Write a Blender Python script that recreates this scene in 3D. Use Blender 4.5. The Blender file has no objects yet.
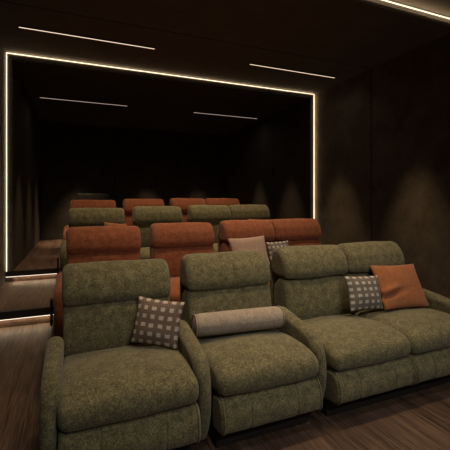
import bpy, bmesh, math, random
from mathutils import Vector, Matrix, noise

random.seed(7)
C = bpy.context.scene.collection
R = math.radians
EYE = 1.45

# ------------------------------------------------------------------ materials
def new_mat(name):
    m = bpy.data.materials.new(name)
    m.use_nodes = True
    nt = m.node_tree
    b = nt.nodes['Principled BSDF']
    return m, nt, b

def N(nt, t, **kw):
    n = nt.nodes.new(t)
    for k, v in kw.items():
        setattr(n, k, v)
    return n

def ramp(nt, fac, stops):
    r = N(nt, 'ShaderNodeValToRGB')
    e = r.color_ramp.elements
    while len(e) < len(stops):
        e.new(0.5)
    for i, (p, c) in enumerate(stops):
        e[i].position = p
        e[i].color = (*c, 1)
    nt.links.new(fac, r.inputs['Fac'])
    return r.outputs['Color']

def fabric(name, dark, mid, light, scale=1.0, bump=0.5, grain=105):
    """chenille: fine speckle over soft mottling, woven bump"""
    m, nt, b = new_mat(name)
    tc = N(nt, 'ShaderNodeTexCoord')
    n1 = N(nt, 'ShaderNodeTexNoise'); n1.inputs['Scale'].default_value = grain * scale
    n1.inputs['Detail'].default_value = 4; n1.inputs['Roughness'].default_value = 0.75
    n2 = N(nt, 'ShaderNodeTexNoise'); n2.inputs['Scale'].default_value = 22 * scale
    n2.inputs['Detail'].default_value = 5; n2.inputs['Roughness'].default_value = 0.65
    for n in (n1, n2):
        nt.links.new(tc.outputs['Object'], n.inputs['Vector'])
    mx = N(nt, 'ShaderNodeMath', operation='MULTIPLY_ADD')
    nt.links.new(n1.outputs['Fac'], mx.inputs[0]); mx.inputs[1].default_value = 0.66
    m2 = N(nt, 'ShaderNodeMath', operation='MULTIPLY'); m2.inputs[1].default_value = 0.34
    nt.links.new(n2.outputs['Fac'], m2.inputs[0]); nt.links.new(m2.outputs[0], mx.inputs[2])
    col = ramp(nt, mx.outputs[0], [(0.37, dark), (0.5, mid), (0.63, light)])
    nt.links.new(col, b.inputs['Base Color'])
    b.inputs['Roughness'].default_value = 0.92
    b.inputs['Specular IOR Level'].default_value = 0.15
    b.inputs['Sheen Weight'].default_value = 0.12
    b.inputs['Sheen Roughness'].default_value = 0.6
    bp = N(nt, 'ShaderNodeBump'); bp.inputs['Strength'].default_value = bump
    bp.inputs['Distance'].default_value = 0.004
    nt.links.new(mx.outputs[0], bp.inputs['Height'])
    nt.links.new(bp.outputs['Normal'], b.inputs['Normal'])
    return m

def plain(name, col, rough=0.5, metal=0.0, spec=0.4):
    m, nt, b = new_mat(name)
    tc = N(nt, 'ShaderNodeTexCoord')
    n = N(nt, 'ShaderNodeTexNoise'); n.inputs['Scale'].default_value = 40
    nt.links.new(tc.outputs['Object'], n.inputs['Vector'])
    c = ramp(nt, n.outputs['Fac'], [(0.3, tuple(x * 0.85 for x in col)), (0.7, tuple(x * 1.15 for x in col))])
    nt.links.new(c, b.inputs['Base Color'])
    b.inputs['Roughness'].default_value = rough
    b.inputs['Metallic'].default_value = metal
    b.inputs['Specular IOR Level'].default_value = spec
    return m

def plaster(name, a, c, rough=0.75):
    m, nt, b = new_mat(name)
    tc = N(nt, 'ShaderNodeTexCoord')
    n1 = N(nt, 'ShaderNodeTexNoise'); n1.inputs['Scale'].default_value = 3.2
    n1.inputs['Detail'].default_value = 8; n1.inputs['Roughness'].default_value = 0.68
    n2 = N(nt, 'ShaderNodeTexNoise'); n2.inputs['Scale'].default_value = 45
    n2.inputs['Detail'].default_value = 4
    for n in (n1, n2):
        nt.links.new(tc.outputs['Object'], n.inputs['Vector'])
    mx = N(nt, 'ShaderNodeMath', operation='MULTIPLY_ADD'); mx.inputs[1].default_value = 0.3
    nt.links.new(n2.outputs['Fac'], mx.inputs[0])
    m2 = N(nt, 'ShaderNodeMath', operation='MULTIPLY'); m2.inputs[1].default_value = 0.7
    nt.links.new(n1.outputs['Fac'], m2.inputs[0]); nt.links.new(m2.outputs[0], mx.inputs[2])
    nt.links.new(ramp(nt, mx.outputs[0], [(0.35, a), (0.68, c)]), b.inputs['Base Color'])
    b.inputs['Roughness'].default_value = rough
    b.inputs['Specular IOR Level'].default_value = 0.25
    bp = N(nt, 'ShaderNodeBump'); bp.inputs['Strength'].default_value = 0.25
    bp.inputs['Distance'].default_value = 0.01
    nt.links.new(mx.outputs[0], bp.inputs['Height']); nt.links.new(bp.outputs['Normal'], b.inputs['Normal'])
    return m

def grain_floor(name, stops, rough=0.5):
    """dark boards with a streaky grain running from the screen towards the back wall"""
    m, nt, b = new_mat(name)
    tc = N(nt, 'ShaderNodeTexCoord')
    mp = N(nt, 'ShaderNodeMapping'); mp.inputs['Scale'].default_value = (1, 0.032, 1)
    nt.links.new(tc.outputs['Object'], mp.inputs['Vector'])
    n1 = N(nt, 'ShaderNodeTexNoise'); n1.inputs['Scale'].default_value = 85
    n1.inputs['Detail'].default_value = 4; n1.inputs['Roughness'].default_value = 0.6
    n2 = N(nt, 'ShaderNodeTexNoise'); n2.inputs['Scale'].default_value = 9
    n2.inputs['Detail'].default_value = 3
    for n in (n1, n2):
        nt.links.new(mp.outputs['Vector'], n.inputs['Vector'])
    ad = N(nt, 'ShaderNodeMath', operation='MULTIPLY_ADD'); ad.inputs[1].default_value = 0.65
    nt.links.new(n1.outputs['Fac'], ad.inputs[0])
    m2 = N(nt, 'ShaderNodeMath', operation='MULTIPLY'); m2.inputs[1].default_value = 0.35
    nt.links.new(n2.outputs['Fac'], m2.inputs[0]); nt.links.new(m2.outputs[0], ad.inputs[2])
    nt.links.new(ramp(nt, ad.outputs[0], stops), b.inputs['Base Color'])
    b.inputs['Roughness'].default_value = rough
    b.inputs['Specular IOR Level'].default_value = 0.3
    bp = N(nt, 'ShaderNodeBump'); bp.inputs['Strength'].default_value = 0.35
    bp.inputs['Distance'].default_value = 0.003
    nt.links.new(ad.outputs[0], bp.inputs['Height']); nt.links.new(bp.outputs['Normal'], b.inputs['Normal'])
    return m

def glow(name, col, strength):
    m, nt, b = new_mat(name)
    b.inputs['Base Color'].default_value = (0.6, 0.58, 0.55, 1)
    b.inputs['Emission Color'].default_value = (*col, 1)
    b.inputs['Emission Strength'].default_value = strength
    return m

def squares(name, base_d, base_l, white, n=6.0):
    """woven cushion cover: a grid of pale squares on a flecked ground"""
    m, nt, b = new_mat(name)
    tc = N(nt, 'ShaderNodeTexCoord')
    sp = N(nt, 'ShaderNodeSeparateXYZ'); nt.links.new(tc.outputs['UV'], sp.inputs[0])
    nz = N(nt, 'ShaderNodeTexNoise'); nz.inputs['Scale'].default_value = 9; nz.inputs['Detail'].default_value = 2
    nt.links.new(tc.outputs['UV'], nz.inputs['Vector'])
    masks = []
    for ax, half in (('X', 0.25), ('Y', 0.23)):
        a = N(nt, 'ShaderNodeMath', operation='MULTIPLY'); a.inputs[1].default_value = n
        nt.links.new(sp.outputs[ax], a.inputs[0])
        w = N(nt, 'ShaderNodeMath', operation='MULTIPLY_ADD'); w.inputs[1].default_value = 0.25
        nt.links.new(nz.outputs['Fac'], w.inputs[0]); nt.links.new(a.outputs[0], w.inputs[2])
        f = N(nt, 'ShaderNodeMath', operation='FRACT'); nt.links.new(w.outputs[0], f.inputs[0])
        s = N(nt, 'ShaderNodeMath', operation='SUBTRACT'); s.inputs[1].default_value = 0.5
        nt.links.new(f.outputs[0], s.inputs[0])
        ab = N(nt, 'ShaderNodeMath', operation='ABSOLUTE'); nt.links.new(s.outputs[0], ab.inputs[0])
        mr = N(nt, 'ShaderNodeMapRange'); mr.inputs['From Min'].default_value = half - 0.05
        mr.inputs['From Max'].default_value = half + 0.05
        mr.inputs['To Min'].default_value = 1; mr.inputs['To Max'].default_value = 0
        nt.links.new(ab.outputs[0], mr.inputs['Value']); masks.append(mr.outputs[0])
    mu = N(nt, 'ShaderNodeMath', operation='MULTIPLY')
    nt.links.new(masks[0], mu.inputs[0]); nt.links.new(masks[1], mu.inputs[1])
    n2 = N(nt, 'ShaderNodeTexNoise'); n2.inputs['Scale'].default_value = 70; n2.inputs['Detail'].default_value = 3
    nt.links.new(tc.outputs['UV'], n2.inputs['Vector'])
    ground = ramp(nt, n2.outputs['Fac'], [(0.38, base_d), (0.62, base_l)])
    top = ramp(nt, n2.outputs['Fac'], [(0.3, tuple(x * 0.75 for x in white)), (0.6, white)])
    mix = N(nt, 'ShaderNodeMix', data_type='RGBA')
    nt.links.new(mu.outputs[0], mix.inputs['Factor'])
    nt.links.new(ground, mix.inputs['A']); nt.links.new(top, mix.inputs['B'])
    nt.links.new(mix.outputs['Result'], b.inputs['Base Color'])
    b.inputs['Roughness'].default_value = 0.95
    b.inputs['Specular IOR Level'].default_value = 0.1
    bp = N(nt, 'ShaderNodeBump'); bp.inputs['Strength'].default_value = 0.4; bp.inputs['Distance'].default_value = 0.003
    nt.links.new(n2.outputs['Fac'], bp.inputs['Height']); nt.links.new(bp.outputs['Normal'], b.inputs['Normal'])
    return m

GREEN = fabric('olive_chenille', (0.042, 0.038, 0.018), (0.108, 0.097, 0.049), (0.215, 0.190, 0.100))
RUST = fabric('rust_chenille', (0.115, 0.033, 0.014), (0.215, 0.066, 0.028), (0.32, 0.108, 0.048))
RUST_PILLOW = fabric('rust_linen', (0.20, 0.070, 0.026), (0.27, 0.095, 0.036), (0.33, 0.125, 0.05), bump=0.2)
TAUPE = fabric('taupe_weave', (0.17, 0.137, 0.107), (0.27, 0.222, 0.178), (0.38, 0.315, 0.255), grain=120)
PINK = fabric('blush_linen', (0.24, 0.16, 0.125), (0.31, 0.21, 0.165), (0.37, 0.26, 0.205), bump=0.2)
SQUARES = squares('brown_square_weave', (0.085, 0.060, 0.046), (0.20, 0.150, 0.118), (0.46, 0.40, 0.345), 5.5)
SQUARES_GREY = squares('grey_square_weave', (0.075, 0.066, 0.055), (0.19, 0.168, 0.142), (0.44, 0.41, 0.365), 5.5)
BLACK = plain('black_base', (0.012, 0.010, 0.009), 0.6)
NOSE = plain('dark_metal_nosing', (0.020, 0.015, 0.012), 0.5)
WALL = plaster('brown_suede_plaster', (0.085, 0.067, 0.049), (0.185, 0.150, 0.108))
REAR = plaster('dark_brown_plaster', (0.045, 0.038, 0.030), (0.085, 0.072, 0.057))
CEIL = plaster('dark_ceiling_paint', (0.125, 0.116, 0.104), (0.175, 0.163, 0.147), 0.8)
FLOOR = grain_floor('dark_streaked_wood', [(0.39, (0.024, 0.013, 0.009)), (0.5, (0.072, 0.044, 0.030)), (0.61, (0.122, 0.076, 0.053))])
TIER_DARKENED = grain_floor('darkened_tier_wood', [(0.38, (0.014, 0.009, 0.006)), (0.5, (0.030, 0.019, 0.012)), (0.62, (0.050, 0.032, 0.021))])  # floor wood made darker: weaker light on the tiers is put into the colour
LED = glow('warm_led', (1.0, 0.80, 0.56), 1.5)
LEDSTEP = glow('step_led', (1.0, 0.86, 0.70), 1.6)
LEDCEIL = glow('ceiling_led', (1.0, 0.76, 0.54), 1.0)
LEDCEILDIM = glow('ceiling_led_rear', (1.0, 0.78, 0.60), 0.6)
CABINET = plain('charcoal_laminate', (0.022, 0.021, 0.019), 0.55)

# ------------------------------------------------------------------ helpers
def link(name, bm, mat, parent=None, smooth=False):
    bmesh.ops.recalc_face_normals(bm, faces=bm.faces[:])
    me = bpy.data.meshes.new(name)
    bm.to_mesh(me); bm.free()
    if smooth:
        for p in me.polygons:
            p.use_smooth = True
    me.materials.append(mat)
    o = bpy.data.objects.new(name, me)
    C.objects.link(o)
    if parent:
        o.parent = parent
    return o

def thing(name, label, cat, loc=(0, 0, 0), group=None):
    o = bpy.data.objects.new(name, None)
    C.objects.link(o)
    o.location = loc
    o.empty_display_size = 0.1
    return tag(o, label, cat, group)

def tag(o, label, cat, group=None):
    o['label'] = label
    o['category'] = cat
    if group:
        o['group'] = group
    return o

def box(bm, x0, x1, y0, y1, z0, z1, bev=0.0):
    g = bmesh.ops.create_cube(bm, size=1.0)
    vs = g['verts']
    for v in vs:
        v.co = Vector((x0 + (v.co.x + 0.5) * (x1 - x0), y0 + (v.co.y + 0.5) * (y1 - y0), z0 + (v.co.z + 0.5) * (z1 - z0)))
    if bev > 0:
        es = list({e for v in vs for e in v.link_edges})
        bmesh.ops.bevel(bm, geom=es, offset=bev, segments=2, affect='EDGES', profile=0.5)
    return bm

def struct(name, boxes, mat, bev=0.0):
    bm = bmesh.new()
    for b in boxes:
        box(bm, *b, bev=bev)
    o = link(name, bm, mat)
    o['kind'] = 'structure'
    return o

def closed_spline(ctrl, n):
    k = len(ctrl); out = []
    for i in range(k):
        p0, p1, p2, p3 = (Vector(ctrl[(i + j - 1) % k]) for j in range(4))
        for s in range(n):
            t = s / n
            out.append(0.5 * ((2 * p1) + (p2 - p0) * t + (2 * p0 - 5 * p1 + 4 * p2 - p3) * t * t + (3 * p1 - p0 - 3 * p2 + p3) * t ** 3))
    return out

def outward(pts):
    n = len(pts)
    area = sum(pts[i].x * pts[(i + 1) % n].y - pts[(i + 1) % n].x * pts[i].y for i in range(n))
    sg = 1 if area > 0 else -1
    res = []
    for i in range(n):
        t = (pts[(i + 1) % n] - pts[i - 1])
        t = t.normalized() if t.length > 1e-9 else Vector((1, 0))
        res.append(Vector((t.y, -t.x)) * sg)
    return res

def loft(ctrl, x0, x1, r, crown=0.0, per=4, mid=10, extra=None, jitter=0.0, seed=0.0):
    """a side profile (y, z) run across x with softly rounded ends; crown plumps the middle"""
    pts = closed_spline(ctrl, per)
    nr = outward(pts)
    st = []
    ne = 6
    for a in range(ne + 1):
        th = a / ne * math.pi / 2
        st.append((x0 + r * (1 - math.cos(th)), r * (1 - math.sin(th))))
    for k in range(1, mid):
        st.append((x0 + r + (x1 - x0 - 2 * r) * k / mid, 0.0))
    for a in range(ne, -1, -1):
        th = a / ne * math.pi / 2
        st.append((x1 - r * (1 - math.cos(th)), r * (1 - math.sin(th))))
    st = [(x0, r * 1.35)] + st + [(x1, r * 1.35)]
    bm = bmesh.new()
    rings = []
    cx, hw = (x0 + x1) / 2, (x1 - x0) / 2
    for (x, ins) in st:
        xi = (x - cx) / hw
        ring = []
        for p, n in zip(pts, nr):
            off = crown * (1 - xi * xi) - ins
            if extra:
                off += extra(xi, p, n)
            if jitter:
                off += jitter * noise.noise(Vector((x * 5 + seed, p.x * 5, p.y * 5)))
            q = p + n * off
            ring.append(bm.verts.new((x, q.x, q.y)))
        rings.append(ring)
    m = len(pts)
    for a, b in zip(rings, rings[1:]):
        for i in range(m):
            bm.faces.new((a[i], a[(i + 1) % m], b[(i + 1) % m], b[i]))
    bm.faces.new(rings[0][::-1]); bm.faces.new(rings[-1])
    return bm

def tube(bm, path, r, seg=8):
    rings = []
    for i, p in enumerate(path):
        p = Vector(p)
        t = (Vector(path[min(i + 1, len(path) - 1)]) - Vector(path[max(i - 1, 0)])).normalized()
        u = t.cross(Vector((1, 0, 0)))
        u = u.normalized() if u.length > 0.05 else t.cross(Vector((0, 0, 1))).normalized()
        w = t.cross(u)
        rings.append([bm.verts.new(p + r * (math.cos(2 * math.pi * k / seg) * u + math.sin(2 * math.pi * k / seg) * w)) for k in range(seg)])
    for a, b in zip(rings, rings[1:]):
        for k in range(seg):
            bm.faces.new((a[k], a[(k + 1) % seg], b[(k + 1) % seg], b[k]))
    bm.faces.new(rings[0][::-1]); bm.faces.new(rings[-1])

# ------------------------------------------------------------------ recliners
# side profiles (y, z), y measured from the foot of the leg rest towards the back
SEAT = [(0.000, 0.337), (-0.036, 0.357), (-0.048, 0.405), (-0.022, 0.462), (0.075, 0.497), (0.25, 0.500), (0.42, 0.488), (0.60, 0.47),
        (0.63, 0.40), (0.58, 0.34), (0.35, 0.320), (0.12, 0.318)]
FOOT = [(0.030, 0.133), (-0.022, 0.138), (-0.058, 0.162), (-0.068, 0.21), (-0.054, 0.285), (-0.020, 0.328), (0.05, 0.328), (0.09, 0.30), (0.095, 0.21), (0.08, 0.13)]
LUMBAR = [(0.585, 0.46), (0.555, 0.50), (0.548, 0.57), (0.558, 0.66), (0.580, 0.755), (0.622, 0.806), (0.70, 0.806), (0.77, 0.73), (0.775, 0.58), (0.755, 0.48), (0.69, 0.45)]
HEAD = [(0.632, 0.783), (0.582, 0.795), (0.566, 0.835), (0.574, 0.885), (0.598, 0.945), (0.660, 1.014), (0.725, 1.028), (0.785, 1.006), (0.815, 0.95),
        (0.815, 0.86), (0.795, 0.80), (0.72, 0.78)]
ARM = [(0.150, 0.04), (0.070, 0.075), (0.018, 0.16), (-0.010, 0.27), (-0.014, 0.36), (-0.002, 0.450), (0.030, 0.528), (0.095, 0.575), (0.19, 0.594), (0.30, 0.610), (0.42, 0.628),
       (0.49, 0.630), (0.535, 0.588), (0.545, 0.50), (0.540, 0.30), (0.535, 0.08), (0.50, 0.025), (0.28, 0.022)]
SHELL = [(0.785, 0.16), (0.79, 0.40), (0.80, 0.58), (0.83, 0.80), (0.835, 0.92), (0.86, 0.93), (0.875, 0.80), (0.86, 0.50), (0.845, 0.16), (0.81, 0.14)]

def groove(xi, p, n):
    if n.x > -0.3:
        return 0.0
    return -0.009 * (math.exp(-((xi - 0.46) / 0.013) ** 2) + math.exp(-((xi + 0.46) / 0.013) ** 2))

def plump_seat(xi, p, n):
    w = max(0.0, n.y) * max(0.0, 1 - ((p.x - 0.24) / 0.34) ** 2)
    return 0.022 * w * (1 - xi * xi)

def seat_bay(root, x0, x1, b0, b1, mat, seed, lift=0.0):
    """one seat: cushion, leg rest, lumbar pad and head pad"""
    link('seat_cushion', loft(SEAT, x0, x1, 0.050, 0.006, 5, 14, plump_seat, 0.006, seed), mat, root, True)
    fr = link('leg_rest', loft(FOOT, x0 + 0.004, x1 - 0.004, 0.016, 0.004, 5, 170, groove, 0.003, seed + 3), mat, root, True)
    pp = closed_spline(FOOT, 5); nn = outward(pp)
    for s, xx in ((1, x0 + 0.020), (-1, x1 - 0.020)):
        bm = bmesh.new()
        path = [(xx, (p + q * 0.0035).x, (p + q * 0.0035).y) for p, q in zip(pp, nn)][3:32]
        tube(bm, path, 0.0055, 6)
        link('piping', bm, mat, fr, True)
    link('lumbar_cushion', loft(LUMBAR, b0 + 0.006, b1 - 0.006, 0.030, 0.010, 5, 12, None, 0.008, seed + 5), mat, root, True)
    link('head_cushion', loft([(y, z + lift) for y, z in HEAD], b0, b1, 0.042, 0.009, 5, 12, None, 0.009, seed + 8), mat, root, True)
    link('back_panel', loft(SHELL, b0 + 0.02, b1 - 0.02, 0.012, 0.0, 4, 6), mat, root, True)

def arm(root, x0, x1, mat, seed, inward):
    """inward = +1 or -1, the side the padded top leans over towards the seat"""
    bm = loft(ARM, x0, x1, 0.036, 0.004, 5, 6, None, 0.004, seed)
    for v in bm.verts:
        t = min(1.0, max(0.0, (v.co.z - 0.40) / 0.11)); t = t * t * (3 - 2 * t)
        w = (v.co.x - x0) / (x1 - x0)
        w = w if inward > 0 else 1 - w
        v.co.x += inward * 0.022 * t * w
    link('armrest', bm, mat, root, True)

def base(root, x0, x1):
    bm = bmesh.new()
    box(bm, x0 + 0.02, x1 - 0.02, 0.07, 0.74, 0.0, 0.12, 0.008)
    link('base', bm, BLACK, root)

XC, XR_, XS = 0.28, 1.16, 2.29          # unit origins along the row
FRONT_Y = 1.90
ROWS = [(0.0, 0.0), (1.238, 0.160), (2.527, 0.322), (3.648, 0.431)]

def make_aisle_recliner(mat):
    r = thing('recliner', 'x', 'recliner', (XC, 0, 0))
    o = XC
    seat_bay(r, -0.080 - o, 0.630 - o, -0.079 - o, 0.622 - o, mat, 1.0, -0.010)
    arm(r, -0.158 - o, -0.084 - o, mat, 2.0, 1); arm(r, 0.634 - o, 0.710 - o, mat, 4.0, -1)
    base(r, -0.080 - o, 0.63 - o)
    return r

def make_middle_recliner(mat):
    r = thing('recliner', 'x', 'recliner', (XR_, 0, 0))
    o = XR_
    seat_bay(r, 0.738 - o, 1.424 - o, 0.740 - o, 1.426 - o, mat, 11.0, 0.008)
    arm(r, 1.428 - o, 1.502 - o, mat, 12.0, -1)
    base(r, 0.738 - o, 1.424 - o)
    return r

def make_loveseat(mat):
    r = thing('reclining_loveseat', 'x', 'loveseat', (XS, 0, 0))
    o = XS
    seat_bay(r, 1.532 - o, 2.215 - o, 1.545 - o, 2.184 - o, mat, 21.0, 0.024)
    seat_bay(r, 2.219 - o, 2.915 - o, 2.188 - o, 2.858 - o, mat, 27.0, 0.026)
    arm(r, 2.919 - o, 3.005 - o, mat, 24.0, -1)
    base(r, 1.532 - o, 2.915 - o)
    return r

def dup(root):
    r = root.copy(); C.objects.link(r)
    for ch in list(root.children):
        c = ch.copy(); C.objects.link(c); c.parent = r
        for g in list(ch.children):
            d = g.copy(); C.objects.link(d); d.parent = c
    return r

LABELS = [
    ['olive green two-armed recliner at the aisle end of the front row',
     'olive green recliner in the middle of the front row with a taupe bolster on it',
     'olive green two-seat reclining loveseat at the wall end of the front row'],
    ['rust orange recliner at the aisle end of the second row, behind the front green one',
     'rust orange recliner in the middle of the second row, no cushion on it',
     'rust orange loveseat in the second row holding blush and patterned cushions'],
    ['olive green recliner at the aisle end of the third row, between two rust rows',
     'olive green recliner in the middle of the third row, between two rust rows',
     'olive green loveseat at the wall end of the third row, between two rust rows'],
    ['rust orange recliner at the aisle end of the rearmost row',
     'rust orange recliner in the middle of the rearmost row',
     'rust orange loveseat at the wall end of the rearmost row'],
]
proto = {}
for k, (dy, dz) in enumerate(ROWS):
    col = 'green' if k % 2 == 0 else 'rust'
    mat = GREEN if k % 2 == 0 else RUST
    for j, mk in enumerate((make_aisle_recliner, make_middle_recliner, make_loveseat)):
        if (col, j) not in proto:
            u = proto[(col, j)] = mk(mat)
        else:
            u = dup(proto[(col, j)])
        u.location = (u.location.x, FRONT_Y + dy, dz)
        tag(u, LABELS[k][j], 'loveseat' if j == 2 else 'recliner',
            'reclining seats in four tiered rows')

# ------------------------------------------------------------------ cushions
def pillow_mesh(w, h, t, seed, dent=None, n=22):
    bm = bmesh.new()
    uvl = bm.loops.layers.uv.new('UVMap')
    def P(i, j, s):
        u, v = 2 * i / n - 1, 2 * j / n - 1
        x = w / 2 * u * (1 - 0.055 * (1 - v * v) * abs(u))
        z = h / 2 * v * (1 - 0.055 * (1 - u * u) * abs(v))
        th = t / 2 * (max(0, 1 - abs(u) ** 2.6) * max(0, 1 - abs(v) ** 2.6)) ** 0.62
        if s > 0:
            th *= 0.45
        if th > 0:
            th += 0.012 * noise.noise(Vector((u * 1.6 + seed, v * 1.6, s))) * (1 - u * u) * (1 - v * v)
        if dent and s < 0:
            du, dv, ang, wd, ln, dp = dent
            a = (u - du) * math.cos(ang) + (v - dv) * math.sin(ang)
            b = -(u - du) * math.sin(ang) + (v - dv) * math.cos(ang)
            th -= dp * math.exp(-(b / wd) ** 2 - (a / ln) ** 2) * min(1, th / 0.02)
            th += dp * 0.5 * math.exp(-((b - 1.9 * wd) / wd) ** 2 - (a / ln) ** 2) * min(1, th / 0.02)
        return Vector((x, s * th, z)), (u * 0.5 + 0.5, v * 0.5 + 0.5)
    grid = {}
    for s in (-1, 1):
        for i in range(n + 1):
            for j in range(n + 1):
                edge = i in (0, n) or j in (0, n)
                if edge and (i, j, -1) in grid and s == 1:
                    grid[(i, j, 1)] = grid[(i, j, -1)]
                    continue
                co, uv = P(i, j, s)
                grid[(i, j, s)] = bm.verts.new(co)
        for i in range(n):
            for j in range(n):
                q = [(i, j), (i + 1, j), (i + 1, j + 1), (i, j + 1)]
                if s == 1:
                    q = q[::-1]
                f = bm.faces.new([grid[(a, b, s)] for a, b in q])
                for lp, (a, b) in zip(f.loops, q):
                    lp[uvl].uv = (a / n, b / n)
    return bm

def cushion(name, w, h, t, mat, loc, yaw, lean, roll, label, cat, seed=0, dent=None, group=None):
    """loc = centre; lean tips the top back, roll turns it in its own plane"""
    o = link(name, pillow_mesh(w, h, t, seed, dent), mat, None, True)
    o.matrix_world = Matrix.Translation(loc) @ Matrix.Rotation(R(yaw), 4, 'Z') @ Matrix.Rotation(R(-lean), 4, 'X') @ Matrix.Rotation(R(roll), 4, 'Y')
    return tag(o, label, cat, group)

cushion('throw_cushion', 0.32, 0.295, 0.10, SQUARES, (0.491, 2.332, 0.659), -31, 17, 5,
        'small brown cushion with pale squares on the front aisle recliner', 'cushion', 1)
cushion('throw_cushion', 0.355, 0.285, 0.10, SQUARES_GREY, (2.222, 2.336, 0.678), 0, 17, 3,
        'grey cushion with white squares leaning beside the plain orange cushion', 'cushion', 5)
cushion('throw_cushion', 0.50, 0.40, 0.10, RUST_PILLOW, (2.635, 2.345, 0.697), -3, 29, 2,
        'plain orange cushion with a crease at the arm end of the front loveseat', 'cushion', 9, (-0.58, -0.38, 0.3, 0.10, 0.42, 0.05))
cushion('throw_cushion', 0.46, 0.40, 0.11, PINK, (1.79, 3.595, 0.855), 0, 24, -2,
        'plain blush cushion peeping up from the second row loveseat', 'cushion', 13)
cushion('throw_cushion', 0.28, 0.32, 0.09, SQUARES_GREY, (2.17, 3.60, 0.822), -6, 18, -3,
        'patterned cushion beside the blush cushion in the second row', 'cushion', 17)
cushion('throw_cushion', 0.28, 0.33, 0.10, RUST_PILLOW, (0.465, 4.795, 1.004), 0, 18, 6,
        'orange cushion on the aisle recliner of the third row', 'cushion', 21)
cushion('throw_cushion', 0.46, 0.34, 0.10, RUST_PILLOW, (2.62, 4.82, 1.005), 0, 18, 2,
        'orange cushion on the loveseat of the third row', 'cushion', 23)

def bolster(loc, ln, r, yaw, label):
    prof = [(0.0, 0.0), (r * 0.55, 0.0), (r * 0.86, 0.008), (r * 0.98, 0.025), (r, 0.06), (r * 1.015, ln * 0.3), (r * 1.02, ln * 0.5)]
    full = prof + [(a, ln - b) for a, b in prof[-2::-1]]
    bm = bmesh.new(); seg = 40; rings = []
    for (a, x) in full[1:-1]:
        rings.append([bm.verts.new((x - ln / 2, (a + 0.003 * noise.noise(Vector((x * 6, math.cos(k), math.sin(k))))) * math.cos(2 * math.pi * k / seg),
                                    a * math.sin(2 * math.pi * k / seg))) for k in range(seg)])
    for p, q in zip(rings, rings[1:]):
        for k in range(seg):
            bm.faces.new((p[k], p[(k + 1) % seg], q[(k + 1) % seg], q[k]))
    bm.faces.new(rings[0][::-1]); bm.faces.new(rings[-1])
    root = link('bolster_cushion', bm, TAUPE, None, True)
    root.location = loc; root.rotation_euler = (0, 0, R(yaw))
    tag(root, label, 'bolster')
    for s in (-1, 1):
        b2 = bmesh.new()
        ring = [(s * (ln / 2 - 0.006), r * 0.965 * math.cos(2 * math.pi * k / 48), r * 0.965 * math.sin(2 * math.pi * k / 48)) for k in range(49)]
        tube(b2, ring, 0.004, 6)
        link('piping', b2, TAUPE, root, True)
bolster((1.066, 2.315, 0.600), 0.65, 0.076, -5, 'taupe bolster lying across the middle recliner of the front row')

# ------------------------------------------------------------------ room
XL, XR, YF, ZC = -0.995, 4.75, 6.44, 3.74
YB, INS = 11.2, 0.10
S1, S2, Z1, Z2 = 4.73, 6.44, 0.185, 0.349
AX = -0.212                     # aisle edge of the seating tiers
YN, Y0 = 3.26, -3.2             # start of the lower ceiling, front wall
G = 0.010                       # half of a panel joint
struct('floor', [(XL - 0.2, XR + 0.2, Y0 - 0.2, YB + 0.2, -0.2, 0.0)], FLOOR)
struct('floor_landing', [(XL, AX, S1 + 0.03, S2 + 0.03, 0.0, Z1)], FLOOR)
struct('floor_rear', [(XL, AX, S2 + 0.03, YB, 0.0, Z2), (AX, XR, 7.0, YB, 0.0, Z2)], FLOOR)
struct('floor_tier', [(AX, XR, 2.98, 4.25, 0.0, 0.160), (AX, XR, 4.25, 5.40, 0.0, 0.322), (AX, XR, 5.40, 7.0, 0.0, 0.431)], TIER_DARKENED)
struct('trim_1', [(XL, AX, S1, S1 + 0.06, Z1 - 0.085, Z1 + 0.002)], NOSE)
struct('trim_2', [(XL, AX, S2, S2 + 0.06, Z2 - 0.080, Z2 + 0.002)], NOSE)

def panels_y(x0, x1, ys, z0, z1, back):
    bs = [(x0, x1, a + G, b - G, z0, z1) for a, b in zip(ys, ys[1:])]
    bs.append((back[0], back[1], ys[0], ys[-1], z0, z1))
    return bs
seams = [Y0, -1.8, -0.1, 1.6, 3.26, 4.82, YF]
struct('wall_left', panels_y(XL - 0.06, XL, seams, 0, 4.0, (XL - 0.2, XL - 0.06)), WALL)
struct('wall_right', panels_y(XR, XR + 0.06, seams, 0, 4.0, (XR + 0.06, XR + 0.2)), WALL)
rs = [YF, 8.0, 9.6, YB]
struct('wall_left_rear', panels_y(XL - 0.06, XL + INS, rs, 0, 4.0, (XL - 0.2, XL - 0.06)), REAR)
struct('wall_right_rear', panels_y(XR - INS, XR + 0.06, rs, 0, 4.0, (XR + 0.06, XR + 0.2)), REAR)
xs = [XL + INS, 1.09, 3.02, XR - INS]
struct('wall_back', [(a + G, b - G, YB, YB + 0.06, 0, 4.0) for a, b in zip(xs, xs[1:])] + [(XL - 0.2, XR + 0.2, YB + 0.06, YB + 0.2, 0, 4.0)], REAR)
struct('wall_front', [(XL - 0.2, XR + 0.2, Y0 - 0.2, Y0, 0, 4.0)], WALL)
struct('ceiling', [(XL, XR, YN, 4.82 - G, ZC, ZC + 0.06), (XL, XR, 4.82 + G, YF, ZC, ZC + 0.06), (XL, XR, YN, YF, ZC + 0.06, ZC + 0.29)], CEIL)
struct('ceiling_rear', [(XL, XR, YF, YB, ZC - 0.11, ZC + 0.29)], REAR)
struct('ceiling_front', [(XL, XR, Y0, YN, ZC + 0.12, ZC + 0.29)], CEIL)

# ------------------------------------------------------------------ lamps in the room
def strip(name, boxes, mat, label, cat='light strip', group=None):
    bm = bmesh.new()
    for b in boxes:
        box(bm, *b)
    return tag(link(name, bm, mat), label, cat, group)

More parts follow.
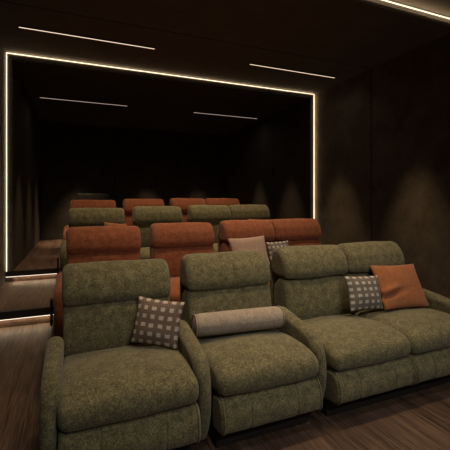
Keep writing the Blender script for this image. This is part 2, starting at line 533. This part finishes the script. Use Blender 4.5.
W, OFF = 0.012, 0.010
strip('led_strip', [(XL + OFF, XL + OFF + W, YF - 0.016, YF - 0.002, Z2 + 0.004, ZC - OFF), (XR - OFF - W, XR - OFF, YF - 0.016, YF - 0.002, 0.436, ZC - OFF),
                    (XL + OFF + W, XR - OFF - W, YF - 0.016, YF - 0.002, ZC - OFF - W, ZC - OFF)], LED,
      'glowing warm white light strip framing the rear half of the room')
strip('cove_light_strip', [(XL + 0.001, XR - 0.001, YN - 0.014, YN + 0.001, ZC + 0.092, ZC + 0.101)], LED,
      'glowing ceiling cove strip cut off by the upper right photo corner')
strip('step_light', [(XL + 0.002, AX - 0.012, S1 + 0.006, S1 + 0.031, Z1 - 0.093, Z1 - 0.086)], LEDSTEP,
      'glowing strip under the nosing of the lower aisle step', 'light strip', 'aisle step lights')
strip('step_light', [(XL + 0.002, AX - 0.012, S2 + 0.006, S2 + 0.031, Z2 - 0.088, Z2 - 0.081)], LEDSTEP,
      'glowing strip under the nosing of the upper aisle step', 'light strip', 'aisle step lights')

def linear(x0, x1, y, z, mat, label):
    t = thing('linear_ceiling_light', label, 'ceiling light', ((x0 + x1) / 2, y, z), 'slim linear ceiling lights')
    h = (x1 - x0) / 2
    bm = bmesh.new()
    for a in (-1, 1):
        box(bm, -h - 0.006, h + 0.006, a * 0.018 - 0.004, a * 0.018 + 0.004, -0.016, -0.001)
    box(bm, -h - 0.012, -h - 0.004, -0.022, 0.022, -0.016, -0.001); box(bm, h + 0.004, h + 0.012, -0.022, 0.022, -0.016, -0.001)
    link('housing', bm, NOSE, t)
    bm = bmesh.new(); box(bm, -h, h, -0.010, 0.010, -0.018, -0.002, 0.002)
    link('diffuser', bm, mat, t)
linear(-0.685, 1.10, 5.42, ZC, LEDCEIL, 'slim linear ceiling light in front of the light frame, above the aisle end')
linear(2.70, 4.45, 5.42, ZC, LEDCEIL, 'slim linear ceiling light in front of the light frame, towards the side wall')
linear(-0.685, 1.10, 8.52, ZC - 0.11, LEDCEILDIM, 'slim linear ceiling light beyond the light frame, above the aisle end')
linear(2.70, 4.45, 8.52, ZC - 0.11, LEDCEILDIM, 'slim linear ceiling light beyond the light frame, away from the aisle')

# ------------------------------------------------------------------ small things
def end_board(y, z0, z1, label):
    bm = bmesh.new(); box(bm, AX - 0.058, AX - 0.032, y - 0.10, y - 0.004, z0, z1, 0.003)
    tag(link('step_end_board', bm, BLACK), label, 'end board', 'black boards ending the aisle steps')
end_board(S1, 0.0, 0.30, 'thin black upright board at the seat end of the lower step')
end_board(S2, Z1, 0.53, 'thin black upright board at the seat end of the upper step')

cab = thing('equipment_cabinet', 'dark cabinet just showing above the rearmost aisle recliner against the back wall', 'cabinet', (0.49, 10.85, Z2))
bm = bmesh.new(); box(bm, -0.43, 0.43, -0.20, 0.24, 0.06, 1.27, 0.006); link('body', bm, CABINET, cab)
bm = bmesh.new(); box(bm, -0.432, 0.432, -0.222, 0.242, 1.272, 1.285, 0.006); link('top', bm, CABINET, cab)
bm = bmesh.new(); box(bm, -0.40, 0.40, -0.17, 0.21, 0.0, 0.06); link('base', bm, BLACK, cab)
for s in (-1, 1):
    bm = bmesh.new(); a, b = sorted((s * 0.004, s * 0.424)); box(bm, a, b, -0.222, -0.203, 0.07, 1.262, 0.004)
    dr = link('door', bm, CABINET, cab)
    bm = bmesh.new(); box(bm, s * 0.04 - 0.006, s * 0.04 + 0.006, -0.240, -0.223, 0.62, 0.78, 0.003); link('handle', bm, NOSE, dr)

# ------------------------------------------------------------------ downlights and added fill spots
def spot(x, y, z, power, size, blend, col, radius=0.03, tx=None, ty=None):
    l = bpy.data.lights.new('downlight_or_fill', 'SPOT')  # used for downlights and for the added front fill
    l.energy = power; l.spot_size = R(size); l.spot_blend = blend; l.color = col; l.shadow_soft_size = radius
    o = bpy.data.objects.new('downlight_or_fill', l); C.objects.link(o)
    o.location = (x, y, z)
    if tx is not None:
        d = Vector((tx, ty, 0.4)) - Vector((x, y, z))
        o.rotation_euler = d.to_track_quat('-Z', 'Y').to_euler()
    return o
WARM = (1.0, 0.70, 0.42)
for y in (2.2, 3.9, 5.6):
    spot(XR - 0.65, y, ZC - 0.02, 230, 42, 0.7, WARM, 0.05)
for y in (7.2, 8.75):
    spot(XR - INS - 0.60, y, ZC - 0.13, 200, 41, 0.7, WARM, 0.05)
spot(XL + 0.34, 5.80, ZC - 0.02, 120, 32, 1.0, WARM, 0.05)
for y in (7.1, 8.6, 10.1):
    spot(XL + INS + 0.60, y, ZC - 0.13, 190, 41, 0.8, WARM, 0.05)
for x in (0.1, 2.05, 3.7):
    spot(x, YB - 0.78, ZC - 0.13, 560, 48, 0.9, WARM, 0.05)
def led_throw(loc, length, normal, along, energy):
    """the light the strips throw on the surface they run along"""
    l = bpy.data.lights.new('led_throw', 'AREA'); l.shape = 'RECTANGLE'; l.size = length; l.size_y = 0.012
    l.energy = energy; l.color = (1.0, 0.70, 0.40)
    o = bpy.data.objects.new('led_throw', l); C.objects.link(o)
    z = -Vector(normal).normalized(); x = Vector(along); y = z.cross(x).normalized(); x = y.cross(z)
    o.matrix_world = Matrix.Translation(loc) @ Matrix((x, y, z)).transposed().to_4x4()
ym = YF - 0.022
led_throw(((XL + XR) / 2, ym, ZC - 0.045), XR - XL - 0.1, (0, -0.25, 0.97), (1, 0, 0), 2.2)
led_throw((XL + 0.045, ym, (Z2 + ZC) / 2), ZC - Z2 - 0.1, (-0.99, -0.10, 0), (0, 0, 1), 1.2)
led_throw((XR - 0.045, ym, (Z2 + ZC) / 2), ZC - Z2 - 0.1, (0.97, -0.25, 0), (0, 0, 1), 1.7)
led_throw(((XL + XR) / 2, YN - 0.03, ZC + 0.03), XR - XL - 0.1, (0, -0.25, 0.97), (1, 0, 0), 3.2)
for x0, x1, y, z, e in ((-0.685, 1.10, 5.42, ZC, 2.0), (2.70, 4.45, 5.42, ZC, 2.0), (-0.685, 1.10, 8.52, ZC - 0.11, 1.8), (2.70, 4.45, 8.52, ZC - 0.11, 1.8)):
    for f in (0.17, 0.5, 0.83):                              # the slim ceiling lamps
        spot(x0 + (x1 - x0) * f, y, z - 0.03, e, 165, 1.0, (1.0, 0.92, 0.80), 0.06)
SEATC = (1.0, 0.72, 0.43)
FRONT_FILL = (1.0, 0.93, 0.84)  # colour of the added front fill
for x in (0.45, 1.15, 1.9, 2.6):
    spot(x, 2.0, ZC + 0.1, 98, 62, 1.0, SEATC, 0.12)
    spot(x, 0.3, ZC + 0.1, 42, 75, 1.0, FRONT_FILL, 0.15, x, 1.9)  # added fill without fixtures, brightens the seat fronts
for x in (0.5, 1.6, 2.8):
    spot(x, -2.2, ZC + 0.05, 125, 66, 1.0, FRONT_FILL, 0.15, x, 1.9)  # unseen fill added behind the camera to brighten the leg rests
for (dy, dz) in ROWS[1:]:
    for x in (0.28, 1.12, 1.9, 2.6):
        spot(x, FRONT_Y + dy + 0.2, (ZC if dy < 4.3 else ZC - 0.11) - 0.02, 86, 70, 1.0, SEATC, 0.10)
spot(-0.6, 5.6, ZC - 0.02, 100, 45, 1.0, WARM, 0.1)
for y, z in ((S1 + 0.013, Z1 - 0.097), (S2 + 0.013, Z2 - 0.092)):      # what the two step strips throw down their risers
    l = bpy.data.lights.new('step_glow', 'AREA'); l.shape = 'RECTANGLE'; l.size = AX - XL - 0.03; l.size_y = 0.018
    l.energy = 1.0; l.color = (1.0, 0.76, 0.48)
    o = bpy.data.objects.new('step_glow', l); C.objects.link(o)
    o.location = ((XL + AX) / 2, y, z); o.rotation_euler = (R(-12), 0, 0)

# ------------------------------------------------------------------ world, camera, view
w = bpy.data.worlds.new('world'); bpy.context.scene.world = w
w.use_nodes = True
w.node_tree.nodes['Background'].inputs['Color'].default_value = (0, 0, 0, 1)
cd = bpy.data.cameras.new('camera'); cam = bpy.data.objects.new('camera', cd); C.objects.link(cam)
cd.sensor_width = 36; cd.sensor_fit = 'HORIZONTAL'
cd.lens = 36 * 361.26 / 450
cd.shift_y = -(225 - 200.37) / 450
cd.clip_start = 0.05
cam.location = (0, 0, EYE)
cam.rotation_euler = (R(90), 0, R(-22.51))
S = bpy.context.scene
S.camera = cam
S.view_settings.view_transform = 'Standard'
S.view_settings.look = 'None'
S.view_settings.gamma = 1
S.view_settings.use_curve_mapping = False
S.view_settings.exposure = 0.0
